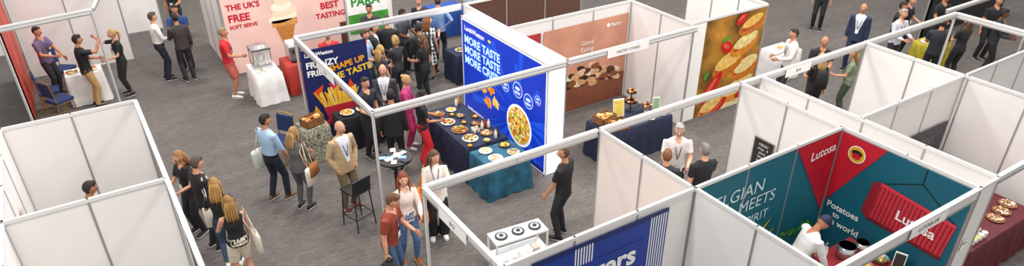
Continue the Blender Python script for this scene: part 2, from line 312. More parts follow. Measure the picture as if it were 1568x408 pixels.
cloth(18.0,8.2,19.0,8.7,.76,mat('#b8a82c',.7,0,0,.25,5));cloth(18.2,6.2,20.4,6.8,.76,mat('#d8c890',.7,0,0,.15,4));cloth(14.3,9.9,15.1,10.5,.76,mat('#e8e6e4',.7,0,0,.1,4))
cloth(7.5,14.2,8.6,14.8,.76,NAVY)
PLATE=mat('#e9e6df',.3,0,0,.02);WOOD=mat('#8a5a34',.6,0,0,.25,14);STEEL=mat('#c4c6c8',.25,.9,0,.03,20);BLK=mat('#1a1a1c',.4,0,0,.05)
def platter(x,y,z,r,cs,kind='disc',name='food_platter',n=40,board=None):
    b=MB();b.cyl((0,0,0),r*.7,.012,board or PLATE,24,r);b.cyl((0,0,.012),r,.006,board or PLATE,24)
    for i in range(n):
        a=random.uniform(0,6.28);q=r*.78*math.sqrt(random.random());s=r*random.uniform(.12,.22)
        b.sph((q*math.cos(a),q*math.sin(a),.02+s*.3),(s,s*random.uniform(.5,1),s*.5),mat(random.choice(cs),.5,0,0,.2,30),6,4)
    b.obj(name,(x,y,z))
FR=['#e8b23c','#f3cf6a','#d48f24'];PZ=['#d9732a','#efc060','#b8321c','#f0dca0','#4c8a32'];SAL=['#4f8a30','#d8d0b0','#c8402c','#e8a040']
BRD=['#c98a40','#5a2f1c','#e8c888','#b03028']
for i,(x,y,r,c,bd) in enumerate([(5.66,11.62,.13,PZ,WOOD),(5.98,11.66,.11,FR,PLATE),(5.66,11.2,.15,PZ,PLATE),(6.0,11.3,.1,SAL,BLK),(5.7,10.78,.17,PZ,WOOD),(6.1,10.82,.12,BRD,BLK),(5.7,10.36,.16,PZ,PLATE),(6.08,10.38,.13,['#d9a878','#a8683a','#f0dca0'],WOOD),(5.7,9.78,.13,['#f0e6d0','#e8c890'],PLATE),(6.12,9.78,.12,FR,BLK),(5.72,9.45,.14,['#f4efe4','#e0d4bc','#c89860'],PLATE),(6.12,9.46,.12,SAL,PLATE)]): platter(x,y,.765,r,c,board=bd)
def bowl(x,y,z,r,c,name='serving_bowl',inner=None):
    b=MB();b.tube([(0,0,0),(0,0,.01),(0,0,r*.35),(0,0,r*.6)],[r*.45,r*.55,r*.9,r],c,18,False);b.cyl((0,0,.0),r*.5,.006,c,18)
    if inner:
        for i in range(14):
            a=random.uniform(0,6.28);q=r*.6*math.sqrt(random.random());b.sph((q*math.cos(a),q*math.sin(a),r*.42),r*.22,mat(random.choice(inner),.5,0,0,.1,20),6,4)
        b.cyl((0,0,r*.1),r*.75,r*.3,mat(inner[0],.6),14)
    b.obj(name,(x,y,z))
for x,y,c in ((5.88,11.43,'#2a2a2e'),(5.92,11.0,'#2a2a2e'),(5.92,10.1,'#e8e4da'),(6.24,11.1,'#c03028'),(5.55,10.1,'#2a2a2e')): bowl(x,y,.765,.065,mat(c,.4),inner=FR)
def bottles(x,y,z,cols,name='sauce_bottles',dx=.075,h=.2):
    b=MB()
    for i,c in enumerate(cols):
        m=mat(c,.3,0,0,.02);o=(i*dx,(i%2)*.05,0);b.tube([V(o),V(o)+V((0,0,.01)),V(o)+V((0,0,h*.6)),V(o)+V((0,0,h*.78)),V(o)+V((0,0,h))],[.028,.032,.032,.013,.012],m,10);b.cyl(V(o)+V((0,0,h)),.015,.02,BLK,8)
    b.obj(name,(x,y,z))
bottles(6.1,10.58,.765,['#f2e9d0','#c02820','#f2e9d0']);bottles(6.14,10.13,.765,['#f0f0ec','#3a3a3a']);bottles(6.17,11.78,.765,['#f0f0ec','#d9a030'])
def cups(x,y,z,nx,ny,col='#f2f0ec',name='paper_cups',r=.035,h=.08,d=.085):
    b=MB();m=mat(col,.6,0,0,.03)
    for i in range(nx):
        for j in range(ny):
            b.tube([(i*d,j*d,0),(i*d,j*d,h)],[r*.75,r],m,10);b.cyl((i*d,j*d,h),r*.85,.002,mat(random.choice(['#e8b23c','#7a4a28','#f6f4f0']),.6),10)
    b.obj(name,(x,y,z))
cups(5.9,10.52,.765,2,2);cups(10.5,3.3,.765,4,4,name='sample_cups',r=.045,h=.1,d=.11);cups(11.0,3.6,.765,3,2,'#ffffff','sample_cups',.045,.16,.12)
for i in range(3): platter(11.5+.3*i,3.45+.05*i,.765,.14,['#e8dcc8','#c8a070','#8a5a34'],board=WOOD)
cloth(10.8,4.05,12.4,5.0,.755,mat('#5a1420',.7,0,0,.2,4))
b=MB()
for k in range(3):
    b.bx((-.75,-.13+.26*k,.1*k+.02),(.75,.12+.26*k,.1*k+.05),WOOD)
    for xx in (-.73,.73): b.bx((xx-.02,-.12+.26*k,0),(xx+.02,.11+.26*k,.1*k+.02),WOOD)
    for i in range(11):
        x=-.66+.132*i;b.tube([(x,.26*k,.1*k+.05),(x,.26*k,.1*k+.12)],[.035,.05],mat('#f4f2ee',.5),10);b.sph((x,.26*k,.1*k+.125),(.042,.042,.025),mat(random.choice(['#d9b070','#8a5a34','#e8cfa0','#b03028']),.6),8,5)
b.obj('tiered_food_display',(11.6,4.25,.76))
def cakestand(x,y,z,r=.15,h=.16,tiers=1,c=STEEL):
    b=MB();b.cyl((0,0,0),r*.5,.012,c,18);b.tube([(0,0,.0),(0,0,h*tiers)],.012,c,8)
    for k in range(tiers):
        rr=r*(1-.25*k);zz=h*(k+1);b.cyl((0,0,zz-.008),rr,.012,c,22)
        for i in range(9):
            a=i*.7;b.sph((rr*.68*math.cos(a),rr*.68*math.sin(a),zz+.025),(.035,.035,.028),mat(['#8a4a22','#4a2414','#d9a060'][i%3],.5),8,5)
    b.obj('cake_stand',(x,y,z))
cakestand(9.12,9.6,.765,.14,.22,2,BLK);cakestand(9.38,9.38,.765,.12,.13)
def crate(x,y,z,rz=0,fill=PZ):
    b=MB();w,d,h=.4,.28,.16
    for k in range(3):
        zz=.02+.055*k
        for sx in (-1,1): b.box((sx*w/2,0,zz+.02),(.012,d,.04),WOOD)
        for sy in (-1,1): b.box((0,sy*d/2,zz+.02),(w,.012,.04),WOOD)
    b.box((0,0,.006),(w,d,.012),WOOD)
    for sx in (-1,1):
        for sy in (-1,1): b.box((sx*(w/2-.015),sy*(d/2-.015),h/2),(.02,.02,h),WOOD)
    for i in range(16): b.sph((random.uniform(-.15,.15),random.uniform(-.09,.09),.1+random.uniform(0,.06)),(.06,.04,.035),mat(random.choice(['#c98a40','#e0b060','#9a5a28','#e8c888']),.6),8,5)
    b.obj('bread_crate',(x,y,z),rz,bev=.002)
crate(8.35,9.5,.765,.1);crate(8.38,9.15,.765,-.1)
for x,y in ((8.72,9.15),(8.98,9.2),(9.24,9.12),(9.6,9.6),(9.56,9.14)): platter(x,y,.765,.11,BRD,n=24,board=random.choice([WOOD,PLATE]))
def aframe(x,y,z,rz,c,w=.2,h=.3,name='tabletop_sign'):
    b=MB();b.box((0,0,h/2),(w,.012,h),mat('#f4f2ea',.5),0,-.2);b.box((0,-.009,h/2),(w*.85,.004,h*.85),mat(c,.5,0,0,.1,9),0,-.2);b.box((0,.05,h*.4),(w*.6,.01,h*.78),WOOD,0,.25);b.box((0,.02,.006),(w,.1,.012),WOOD);b.obj(name,(x,y,z),rz)
aframe(8.75,9.55,.768,-.3,'#e8cf60',.24,.38);aframe(9.64,9.38,.768,-.4,'#8fb08a',.16,.26)
def chair(x,y,rz,seat='#20305e',fr='#c09a3c',sh=.46):
    b=MB();F=mat(fr,.3,.7);S=mat(seat,.85,0,0,.15,20)
    b.box((0,0,sh),(.42,.42,.06),S);b.box((0,-.215,sh+.30),(.38,.05,.34),S,0,.1)
    for sx in (-1,1):
        b.tube([(sx*.2,.19,0),(sx*.19,.18,sh-.03)],.012,F);b.tube([(sx*.2,-.24,0),(sx*.19,-.19,sh-.03),(sx*.2,-.22,sh+.25),(sx*.19,-.25,sh+.5)],.012,F)
        b.tube([(sx*.19,.18,sh-.05),(sx*.19,-.19,sh-.05)],.01,F)
    b.tube([(-.19,-.25,sh+.5),(0,-.26,sh+.53),(.19,-.25,sh+.5)],.012,F);b.tube([(-.2,.18,sh-.05),(.2,.18,sh-.05)],.01,F);b.tube([(-.19,-.2,sh-.05),(.19,-.2,sh-.05)],.01,F)
    b.obj('banquet_chair',(x,y,0),rz,bev=.012)
chair(-1.12,18.15,-1.57);chair(-.75,19.45,-2.2);chair(2.7,12.85,2.2);chair(7.85,10.7,-2.6);chair(-.95,17.5,-1.0)
b=MB()
for sx in(-1,1):
    for sy in(-1,1): b.tube([(sx*.2,sy*.2,0),(sx*.16,sy*.16,.74)],.012,BLK)
for q in ((.19,.19,-.19,.19),(-.19,.19,-.19,-.19),(-.19,-.19,.19,-.19),(.19,-.19,.19,.19)): b.tube([(q[0],q[1],.25),(q[2],q[3],.25)],.01,BLK)
b.box((0,0,.755),(.38,.38,.04),BLK);b.box((0,-.18,.9),(.38,.025,.26),BLK,0,.12);b.obj('bar_stool',(3.15,9.9,0),.3,bev=.01)
b=MB();b.cyl((0,0,0),.25,.02,BLK,24);b.cyl((0,0,.02),.2,.02,BLK,24,.05);b.tube([(0,0,.02),(0,0,1.04)],.035,BLK,12);b.cyl((0,0,1.03),.31,.03,BLK,30)
for i in range(12):
    a=i*2.4;r=.05+.02*i*.9;b.box((r*math.cos(a),r*math.sin(a),1.063+.0012*i),(.14,.1,.003),mat(['#f4f2ee','#8fb0d8','#2a2a40','#e0d4c4'][i%4],.5),a)
b.obj('high_round_table',(3.97,10.02,0))
def framecounter(x,y,w,d,h,rz,rings):
    b=MB();w2,d2=w/2,d/2
    for sx in(-1,1):
        for sy in(-1,1): b.box((sx*w2,sy*d2,h/2),(.03,.03,h),WH)
        b.box((sx*w2,0,h-.015),(.03,d,.03),WH);b.box((sx*w2,0,.12),(.03,d,.03),WH)
    for sy in(-1,1): b.box((0,sy*d2,h-.015),(w,.03,.03),WH);b.box((0,sy*d2,.12),(w,.03,.03),WH)
    b.box((0,0,h),(w+.04,d+.04,.015),mat('#d8dcdc',.2,0,0,.03))
    for i in range(rings):
        cx=-w2+w*(i+.5)/rings;b.cyl((cx,0,h+.008),.105,.02,BLK,24);b.cyl((cx,0,h+.029),.075,.004,mat('#cfd2d2',.4),24);b.cyl((cx,0,h+.034),.035,.012,BLK,16)
    b.box((0,0,.14),(w-.05,d-.04,.012),mat('#c8ccd0',.3));b.obj('display_counter',(x,y,0),rz,bev=.004)
framecounter(5.02,7.62,.92,.33,.5,-.1,3);framecounter(4.75,7.13,.9,.33,.45,-.05,0)
b=MB()
for i in range(8): b.box((-.3+.085*i,random.uniform(-.05,.05),.02+.01*(i%3)),(.11,.15,.03+.02*(i%3)),mat(['#f6f4f0','#e8e6e0','#d0d4d8','#b8aca0'][i%4],.5),random.uniform(-.5,.5))
b.obj('stacked_leaflets',(4.75,7.15,.46))
b=MB();G=mat('#dfe6e8',.1,0,0,0,8,.35);b.box((0,0,.03),(.42,.42,.06),STEEL);b.box((0,0,.25),(.38,.38,.38),G);b.box((0,0,.47),(.44,.44,.05),STEEL)
for sx in(-1,1):
    for sy in(-1,1): b.box((sx*.2,sy*.2,.25),(.02,.02,.42),STEEL)
b.tube([(0,0,.495),(0,0,.56)],[.2,.12],STEEL,16);b.cyl((0,0,.16),.1,.14,STEEL,16,.12);b.tube([(0,0,.3),(0,0,.45)],.012,STEEL)
for i in range(40): b.sph((random.uniform(-.16,.16),random.uniform(-.16,.16),.08+random.uniform(0,.05)),.025,mat('#f6ecc8',.7),6,4)
b.obj('popcorn_machine',(3.3,16.2,.765),bev=.004)
b=MB();b.box((0,0,.18),(.3,.4,.36),STEEL);b.box((0,0,.4),(.26,.34,.08),WH);b.tube([(-.05,-.22,.3),(-.05,-.22,.2)],.02,BLK);b.tube([(.06,-.22,.3),(.06,-.22,.2)],.02,BLK);b.box((0,-.24,.03),(.26,.1,.04),BLK);b.obj('soft_serve_machine',(4.1,16.25,.765),bev=.01)
cups(3.1,15.72,.765,3,2);cups(4.2,15.87,.765,3,1,'#c03028')
def pot(x,y,z,r,h):
    b=MB();b.tube([(0,0,0),(0,0,.005),(0,0,h),(0,0,h),(0,0,.02)],[r*.9,r,r,r*.94,r*.9],STEEL,24,False);b.cyl((0,0,.012),r*.9,.01,STEEL,24);b.cyl((0,0,h*.5),r*.92,.01,mat('#b8864a',.6,0,0,.3,20),24)
    for sg in(-1,1): b.tube([(sg*r,-.03,h*.8),(sg*(r+.035),-.03,h*.8),(sg*(r+.035),.03,h*.8),(sg*r,.03,h*.8)],.007,STEEL)
    b.obj('cooking_pot',(x,y,z))
pot(8.55,4.15,.805,.13,.2);pot(8.87,4.1,.805,.1,.16);bowl(8.88,3.8,.805,.12,STEEL,'steel_bowl',SAL);bowl(8.55,3.82,.805,.11,STEEL,'steel_bowl',FR);platter(8.3,3.6,.805,.1,SAL,board=STEEL);bottles(8.24,4.28,.805,['#f0f0ec','#f0f0ec'],h=.24);cups(8.6,3.43,.805,3,1,'#e0502c')
aframe(8.95,3.57,.805,-1.2,'#2a2a2a',.16,.26);platter(8.68,3.6,.805,.07,FR)
for x,y,c in ((18.2,8.45,PZ),(18.45,8.5,BRD),(18.7,8.45,SAL),(18.6,6.5,PZ),(19.1,6.5,FR),(19.7,6.5,SAL),(14.7,10.2,FR),(10.3,16.6,PZ),(-.15,18.2,SAL),(-.55,18.2,PZ),(4.1,12.72,FR),(4.45,12.72,SAL),(7.8,14.5,PZ),(8.2,14.5,FR)): platter(x,y,.765,.15,c)
crate(3.32,12.62,.765,.3)

# ---------------------------------------------------------------- people
def pmat():
    m=bpy.data.materials.new('skin_and_clothing');m.use_nodes=True;nt=m.node_tree;b=nt.nodes['Principled BSDF'];b.inputs['Roughness'].default_value=.75
    a=nt.nodes.new('ShaderNodeVertexColor');a.layer_name='Col'
    tc=nt.nodes.new('ShaderNodeTexCoord');n=nt.nodes.new('ShaderNodeTexNoise');n.inputs['Scale'].default_value=9;n.inputs['Detail'].default_value=5;n.inputs['Distortion'].default_value=1.2
    bp=nt.nodes.new('ShaderNodeBump');bp.inputs['Strength'].default_value=.4;bp.inputs['Distance'].default_value=.03
    nt.links.new(tc.outputs['Object'],n.inputs['Vector']);nt.links.new(n.outputs['Fac'],bp.inputs['Height']);nt.links.new(bp.outputs[0],b.inputs['Normal']);nt.links.new(a.outputs['Color'],b.inputs['Base Color'])
    return m
PM=pmat();PEOPLE=[]
def loftg(rings,tag,out):
    o=len(out[0]);n=len(rings[0])
    for r in rings: out[0].extend(r)
    for i in range(len(rings)-1):
        for j in range(n): k=(j+1)%n;out[1].append((o+i*n+j,o+i*n+k,o+(i+1)*n+k,o+(i+1)*n+j));out[2].append(tag)
    out[1].append(tuple(o+j for j in range(n))[::-1]);out[2].append(tag)
    out[1].append(tuple(o+(len(rings)-1)*n+j for j in range(n)));out[2].append(tag)
def tubeg(path,rad,tag,out,n=10,side=None):
    R=[]
    for i,p in enumerate(path):
        d=(path[min(i+1,len(path)-1)]-path[max(i-1,0)]).normalized()
        ref=side or (V((1,0,0)) if abs(d.x)<.75 else V((0,1,0)))
        a=(ref-d*ref.dot(d)).normalized();b=d.cross(a)
        ra,rb=rad[i] if hasattr(rad[i],'__len__') else (rad[i],rad[i])
        R.append([p+a*(ra*math.cos(2*math.pi*j/n))+b*(rb*math.sin(2*math.pi*j/n)) for j in range(n)])
    loftg(R,tag,out)
def ellg(c,r,tag,out,M=None,n=10,k=6,keep=None,fn=None):
    o=len(out[0]);nn=[]
    for i in range(k+1):
        p=math.pi*i/k
        for j in range(n):
            t=2*math.pi*j/n;u=V((math.sin(p)*math.cos(t),math.sin(p)*math.sin(t),math.cos(p)));nn.append(u)
            q=V((u.x*r[0],u.y*r[1],u.z*r[2]))
            if fn: q=fn(u,q)
            if M: q=M@q
            out[0].append(V(c)+q)
    for i in range(k):
        for j in range(n):
            q=(j+1)%n;ids=(i*n+j,i*n+q,(i+1)*n+q,(i+1)*n+j)
            if keep:
                m=(nn[ids[0]]+nn[ids[1]]+nn[ids[2]]+nn[ids[3]])/4
                if not keep(m): continue
            out[1].append(tuple(o+a for a in ids));out[2].append(tag)
def ik(a,t,l1,l2,pole):
    d=t-a;L=d.length
    if L>(l1+l2)*.995: t=a+d*((l1+l2)*.995/L);d=t-a;L=d.length
    L=max(L,abs(l1-l2)+.02);u=d.normalized();x=(l1*l1-l2*l2+L*L)/(2*L);h=math.sqrt(max(0,l1*l1-x*x))
    q=pole-u*pole.dot(u)
    q=q.normalized() if q.length>1e-5 else V((0,-1,0))
    return a+u*x+q*h,t
ARM={'down':((.25,.04,.84),(0.15,-1,0)),'fwd':((.14,.33,1.08),(.5,-.5,-1)),'cross':((-.07,.2,1.16),(1,0,-.6)),'phone':((.06,.28,1.22),(.6,0,-1)),'hip':((.2,.04,1.0),(1,-.5,0)),
'clasp':((.02,.2,.95),(1,-.3,0)),'behind':((.04,-.16,.95),(1,-.3,0)),'up':((.2,.38,1.58),(.6,-.3,-1)),'chin':((.05,.17,1.46),(.6,.2,-1)),'table':((.17,.42,.84),(.6,-.6,0)),'pocket':((.2,.06,.9),(1,-.8,0)),'reach':((.15,.5,1.2),(.5,-.3,-1)),'strap':((.14,.13,1.28),(1,-.2,-.8)),'low':((.22,.2,.9),(.6,-1,0))}
SK={'l':'#d39a7c','m':'#c08462','t':'#ae724e','d':'#6e4530','p':'#dfac90'}
def person(x,y,face,H=1.75,skin='l',hair=('short','#3a2a20'),top=('#202226','short'),bot=('#23252c','pants'),shoes='#1c1a1a',arms=('down','down'),feet=((.1,0),(.1,0)),lean=0,head=(0,0),fem=False,inner=None,ex=(),lan=True,name=None,beard=None,vox=.019,belt=False):
    k=H/1.75;G=([],[],[]);E=([],[],[]);C={}
    C['skin']=lin(SK.get(skin,skin));C['top']=lin(top[0]);C['bot']=lin(bot[0]);C['shoe']=lin(shoes);C['hair']=tuple(a*.75 for a in lin(hair[1]));C['inner']=lin(inner) if inner else C['top']
    C['white']=(.8,.8,.8);C['dark']=(.015,.015,.02);C['lip']=tuple(a*b for a,b in zip(C['skin'],(.75,.45,.45)));C['sole']=(.5,.5,.5);C['brow']=tuple(a*.5 for a in C['hair']);C['lan']=(.02,.03,.1);C['belt']=(.02,.015,.01)
    C['beard']=lin(beard) if beard else C['hair'];C['skin2']=tuple(a*.82 for a in C['skin'])
    ln=math.radians(lean);sl,cl=math.sin(ln),math.cos(ln)
    def LP(px,py,pz):
        if pz<=.93: return V((px,py,pz))
        z=pz-.93;return V((px,py*cl+z*sl,.93+z*cl-py*sl))
    if fem: T=[(.84,.10,.09),(.90,.168,.118),(.97,.168,.115),(1.06,.132,.098),(1.14,.128,.098),(1.25,.148,.125),(1.33,.155,.115),(1.40,.148,.088),(1.44,.11,.07),(1.47,.055,.05)]
    else: T=[(.84,.11,.10),(.90,.168,.122),(.98,.165,.12),(1.06,.158,.118),(1.15,.162,.118),(1.26,.182,.125),(1.35,.19,.118),(1.41,.178,.098),(1.45,.13,.078),(1.48,.06,.055)]
    jac=top[1]=='jacket';sleeve='long' if jac else top[1]
    n=18;R=[];dress=bot[1]=='dress'
    for z,a,b in T:
        if z<.88: continue
        if jac and z<1.2: a+=.02;b+=.018
        R.append([LP(a*math.cos(2*math.pi*j/n),b*math.sin(2*math.pi*j/n),z) for j in range(n)])
    a,b=(T[1][1]+(.03 if jac else .01)),(T[1][2]+(.025 if jac else .008));hz=.8 if jac else (.87 if not dress else .9)
    if top[1]=='crop' or belt: hz=.97;R=R[1:];a,b=T[2][1]+.006,T[2][2]+.006
    R.insert(0,[LP(a*math.cos(2*math.pi*j/n),b*math.sin(2*math.pi*j/n),hz) for j in range(n)])
    loftg(R,'top',G)
    loftg([[V((a*math.cos(2*math.pi*j/n),b*math.sin(2*math.pi*j/n),z)) for j in range(n)] for z,a,b in ((.80,.09,.09),(.85,.155,.115),(.91,.166,.12),(.98,.16,.113),(1.02,.15,.105))],'bot',G)
    tubeg([LP(0,-.012,1.40),LP(0,-.005,1.49),LP(0,.012,1.58)],[.062,.054 if not fem else .046,.052 if not fem else .045],'skin',G,12)
    sw=.155 if fem else .185;ar=.86 if fem else 1
    for s,pn,fo in ((-1,arms[0],feet[0]),(1,arms[1],feet[1])):
        tg,pole=ARM[pn] if isinstance(pn,str) else pn
        S=LP(s*sw,0,1.395);tgt=V((tg[0]*s,tg[1],tg[2]));
        if lean and isinstance(pn,str) and pn not in('table','down'): tgt=LP(tg[0]*s,tg[1],tg[2])
        El,Wr=ik(S,tgt,.285,.255,V((pole[0]*s,pole[1],pole[2])))
        inn=LP(s*sw*.6,0,1.40);m1=S.lerp(El,.5);m2=El.lerp(Wr,.4)
        if sleeve=='none': tubeg([inn,S,m1,El,m2,Wr],[.05*ar,.056*ar,.049*ar,.041*ar,.041*ar,.027*ar],'skin',G)
        else: tubeg([S.lerp(El,.35),m1,El,m2,Wr],[.045*ar,.047*ar,.041*ar,.041*ar,.027*ar],'skin',G)
        if sleeve=='short': tubeg([inn,S,m1,S.lerp(El,.68)],[.055*ar,.068*ar,.062*ar,.062*ar],'top',G)
        elif sleeve in('long',): tubeg([inn,S,m1,El,m2,El.lerp(Wr,.96)],[.055*ar,.068*ar,.06*ar,.052*ar,.05*ar,.036*ar],'top',G)
        elif sleeve=='rolled': tubeg([inn,S,m1,El,El.lerp(Wr,.22)],[.055*ar,.067*ar,.058*ar,.052*ar,.05*ar],'top',G)
        d=(Wr-El).normalized();pnm=V((-s,0,0))
        if abs(d.x)>.7: pnm=V((0,-1,0))
        pnm=(pnm-d*pnm.dot(d)).normalized();sd=d.cross(pnm)
        if sd.dot(V((0,1,.6)))<0: sd=-sd
        tubeg([Wr-d*.02,Wr+d*.02,Wr+d*.06,Wr+d*.09],[(.026,.018),(.034,.018),(.04,.017),(.036,.014)],'skin',G,10,side=sd)
        for q,fl in ((-.029,.055),(-.010,.068),(.010,.072),(.029,.064)):
            p0=Wr+d*.075+sd*q;p1=p0+d*(fl*.45)+pnm*.004;p2=p1+d*(fl*.33)+pnm*.016;p3=p2+d*(fl*.2)+pnm*.02
            tubeg([p0,p1,p2,p3],[.0095,.009,.0083,.006],'skin',E,6)
        p0=Wr+d*.025+sd*.025;p1=p0+d*.03+sd*.025+pnm*.006;p2=p1+d*.032+sd*.008+pnm*.01
        tubeg([p0,p1,p2],[.013,.011,.008],'skin',E,6)
        hp=V((s*.088,0,.9));an=V((s*fo[0],fo[1],.09+(fo[2] if len(fo)>2 else 0)));Kn,an=ik(hp,an,.425,.41,V((s*.1,1,0)))
        q1=hp.lerp(Kn,.45);q2=Kn.lerp(an,.35)
        st=bot[1]
        tubeg(([hp] if st not in('pants','slim','wide') else [hp.lerp(Kn,.3)])+[q1,Kn,q2,an],[.076,.072,.052,.053,.036],'skin',G,12)
        if st=='pants': tubeg([hp,q1,Kn,q2,an.lerp(Kn,-.02)],[.094,.086,.067,.064,.055],'bot',G,12)
        elif st=='slim': tubeg([hp,q1,Kn,q2,an.lerp(Kn,.06)],[.092,.084,.064,.061,.044],'bot',G,12)
        elif st=='wide': tubeg([hp,q1,Kn,q2,an.lerp(Kn,-.03)],[.096,.096,.09,.092,.1],'bot',G,12)
        elif st=='shorts': tubeg([hp,q1,Kn.lerp(hp,.12)],[.098,.098,.092],'bot',G,12)
        c0=V((an.x,an.y,an.z-.09));yaw=s*-.12;cy_,sy_=math.cos(yaw),math.sin(yaw)
        def SP(px,py,pz): return c0+V((px*cy_-py*sy_,px*sy_+py*cy_,pz))
        for tagz,zs,sc in (('shoe',.02,1),('sole',0,1.04)):
            rr=[]
            for yy,w,hh in ((-.075,.022,.05),(-.055,.034,.075),(0,.036,.085),(.06,.042,.062),(.12,.046,.045),(.165,.038,.036),(.185,.02,.025)):
                hh2=hh if tagz=='shoe' else .022
                rr.append([SP(w*sc*math.cos(2*math.pi*j/10),yy*sc,max(zs,0)+hh2*(.5+.5*math.sin(2*math.pi*j/10))) for j in range(10)])
            loftg(rr,tagz,E)
    if bot[1] in('skirt','dress'):
        zz=.46 if bot[1]=='dress' else .55
        loftg([[V((a*math.cos(2*math.pi*j/n)*(1+.05*math.sin(j*2.1)),b*math.sin(2*math.pi*j/n),z)) for j in range(n)] for z,a,b in ((zz,.23,.19),(.7,.205,.16),(.9,.172,.125),(1.03,.14,.1))],'bot',G)
    HM=Matrix.Rotation(math.radians(head[0]),3,'Z')@Matrix.Rotation(math.radians(-head[1])-ln*.6,3,'X')
    hc=LP(0,.012,1.565)+HM@V((0,.012,.068))
    def hf(u,q):
        if u.z<0:
            q.x*=1-.3*(-u.z)**1.4
            if u.y<0: q.y*=1-.4*(-u.z)
            else: q.y*=1-.05*(-u.z)
        return q
    ellg(hc,(.075,.094,.118),'skin',E,HM,18,14,fn=hf)
    def hp_(a): return hc+HM@V(a)
    tubeg([hp_((0,.086,.022)),hp_((0,.1,-.005)),hp_((0,.113,-.022)),hp_((0,.092,-.032))],[.006,.010,.015,.008],'skin',E,7,side=HM@V((1,0,0)))
    for s in(-1,1):
        ellg(hp_((s*.076,-.005,-.002)),(.009,.02,.031),'skin2',E,HM,8,5)
        ellg(hp_((s*.029,.083,.018)),(.013,.008,.0085),'white',E,HM,8,5);ellg(hp_((s*.029,.0895,.018)),(.0058,.004,.0058),'dark',E,HM,6,4)
        ellg(hp_((s*.03,.088,.037)),(.018,.006,.0045),'brow',E,HM,6,4)
    ellg(hp_((0,.086,-.056)),(.024,.009,.0055),'lip',E,HM,8,4);ellg(hp_((0,.087,-.063)),(.019,.009,.006),'lip',E,HM,8,4)
    hs=hair[0]
    if hs in('short','long','pony','bun','bob'):
        kp=lambda m:(m.z>.62 or (m.y<.1 and m.z>-.05) or (m.y<-.3 and m.z>-.62) or (m.y<.62 and m.z>.33)) if hs in('short','pony','bun') else (m.z>.55 or (m.y<.25 and m.z>-.85) or (m.y<.62 and m.z>.3))
        ellg(hc+HM@V((0,-.006,.006)),(.083,.102,.125),'hair',E,HM,20,16,keep=kp,fn=hf);ellg(hc+HM@V((0,-.008,.022)),(.079,.098,.108),'hair',E,HM,16,12,keep=lambda m:m.z>.45 or (m.y<0 and m.z>0))
        if hs=='short': ellg(hp_((0,.045,.09)),(.06,.045,.03),'hair',E,HM,12,6)
    if hs=='bald': ellg(hc,(.079,.098,.118),'hair',E,HM,18,14,keep=lambda m:m.y<.05 and -.5<m.z<.3,fn=hf)
    if hs=='shaved': ellg(hc,(.0765,.0955,.1195),'hair',E,HM,18,14,keep=lambda m:(m.z>.6 or (m.y<.1 and m.z>-.35)),fn=hf)
    if hs=='long':
        tubeg([hp_((0,-.02,.05)),hp_((0,-.045,-.05)),hp_((0,-.065,-.12)),hp_((0,-.095,-.2)),hp_((0,-.1,-.27))],[(.07,.06),(.08,.052),(.08,.04),(.075,.028),(.04,.012)],'hair',E,14,side=HM@V((1,0,0)))
        for q in (-.07,-.035,0,.035,.07): tubeg([hp_((q*.6,-.09,.03)),hp_((q,-.095,-.06)),hp_((q*1.1,-.11,-.16)),hp_((q*1.05,-.118,-.25)),hp_((q*.9,-.11,-.3-.02*math.cos(q*60)))],[.018,.022,.02,.016,.004],'hair2',E,7)
        for q in(-1,1): tubeg([hp_((q*.075,.02,.05)),hp_((q*.085,.02,-.04)),hp_((q*.085,.03,-.13)),hp_((q*.09,.05,-.22))],[.012,.018,.018,.005],'hair2',E,7)
    C['hair2']=tuple(a*1.2 for a in C['hair'])
    if hs=='bob': tubeg([hp_((0,-.02,.06)),hp_((0,-.035,-.05)),hp_((0,-.035,-.12))],[(.085,.075),(.098,.07),(.085,.055)],'hair',E,14,side=HM@V((1,0,0)))
    if hs=='pony': tubeg([hp_((0,-.09,.05)),hp_((0,-.14,.02)),hp_((0,-.14,-.1)),hp_((0,-.11,-.22))],[.02,.035,.032,.01],'hair',E,10)
    if hs=='bun': ellg(hp_((0,-.09,.08)),(.045,.045,.04),'hair',E,HM,10,7)
    if hs=='cap':
        ellg(hc+HM@V((0,-.004,.02)),(.085,.104,.11),'hair',E,HM,18,10,keep=lambda m:m.z>.15);tubeg([hp_((0,.06,.045)),hp_((0,.12,.04)),hp_((0,.17,.032))],[(.07,.012),(.068,.01),(.04,.006)],'hair',E,12,side=HM@V((1,0,0)))
    if beard: ellg(hc+HM@V((0,.003,-.004)),(.078,.1,.122),'beard',E,HM,18,14,keep=lambda m:(m.z<-.42 and m.y>.1) or (-.5<m.z<0 and .05<m.y<.45),fn=hf)
    fd=.118 if not fem else .12
    if lan:
        for s in(-1,1): tubeg([LP(s*.07,.0,1.462),LP(s*.06,fd-.03,1.40),LP(s*.035,fd+.018,1.27),LP(0,fd+.022,1.12)],[.006]*4,'lan',E,5)
        o=len(E[0])
        for dx,dz in((-.04,1.02),(.04,1.02),(.04,1.12),(-.04,1.12)): E[0].append(LP(dx,fd+.03,dz))
        E[1].append((o,o+1,o+2,o+3));E[2].append('white')
    if belt: tubeg([V((0,0,.965)),V((0,0,1.0))],[(.17,.125)]*2,'belt',E,18,side=V((1,0,0)))
    for e in ex:
        kk,col=e[0],lin(e[1]);tg='x'+e[1];C[tg]=col;s=e[2] if len(e)>2 else 1
        if kk=='tote':
            c=V((s*.27,-.02,.82));tubeg([c+V((0,0,-.2)),c+V((0,0,-.17)),c+V((0,0,.1)),c+V((0,0,.19))],[(.03,.14),(.055,.17),(.05,.18),(.025,.18)],tg,E,12,side=V((1,0,0)))
            for yy in(-.06,.06): tubeg([c+V((0,yy*1.5,.17)),V((s*.23,yy,1.2)),V((s*.18,yy*.6,1.47)),V((s*.13,yy,1.3)),V((s*.2,yy,1.05))],[.011]*5,tg,E,6)
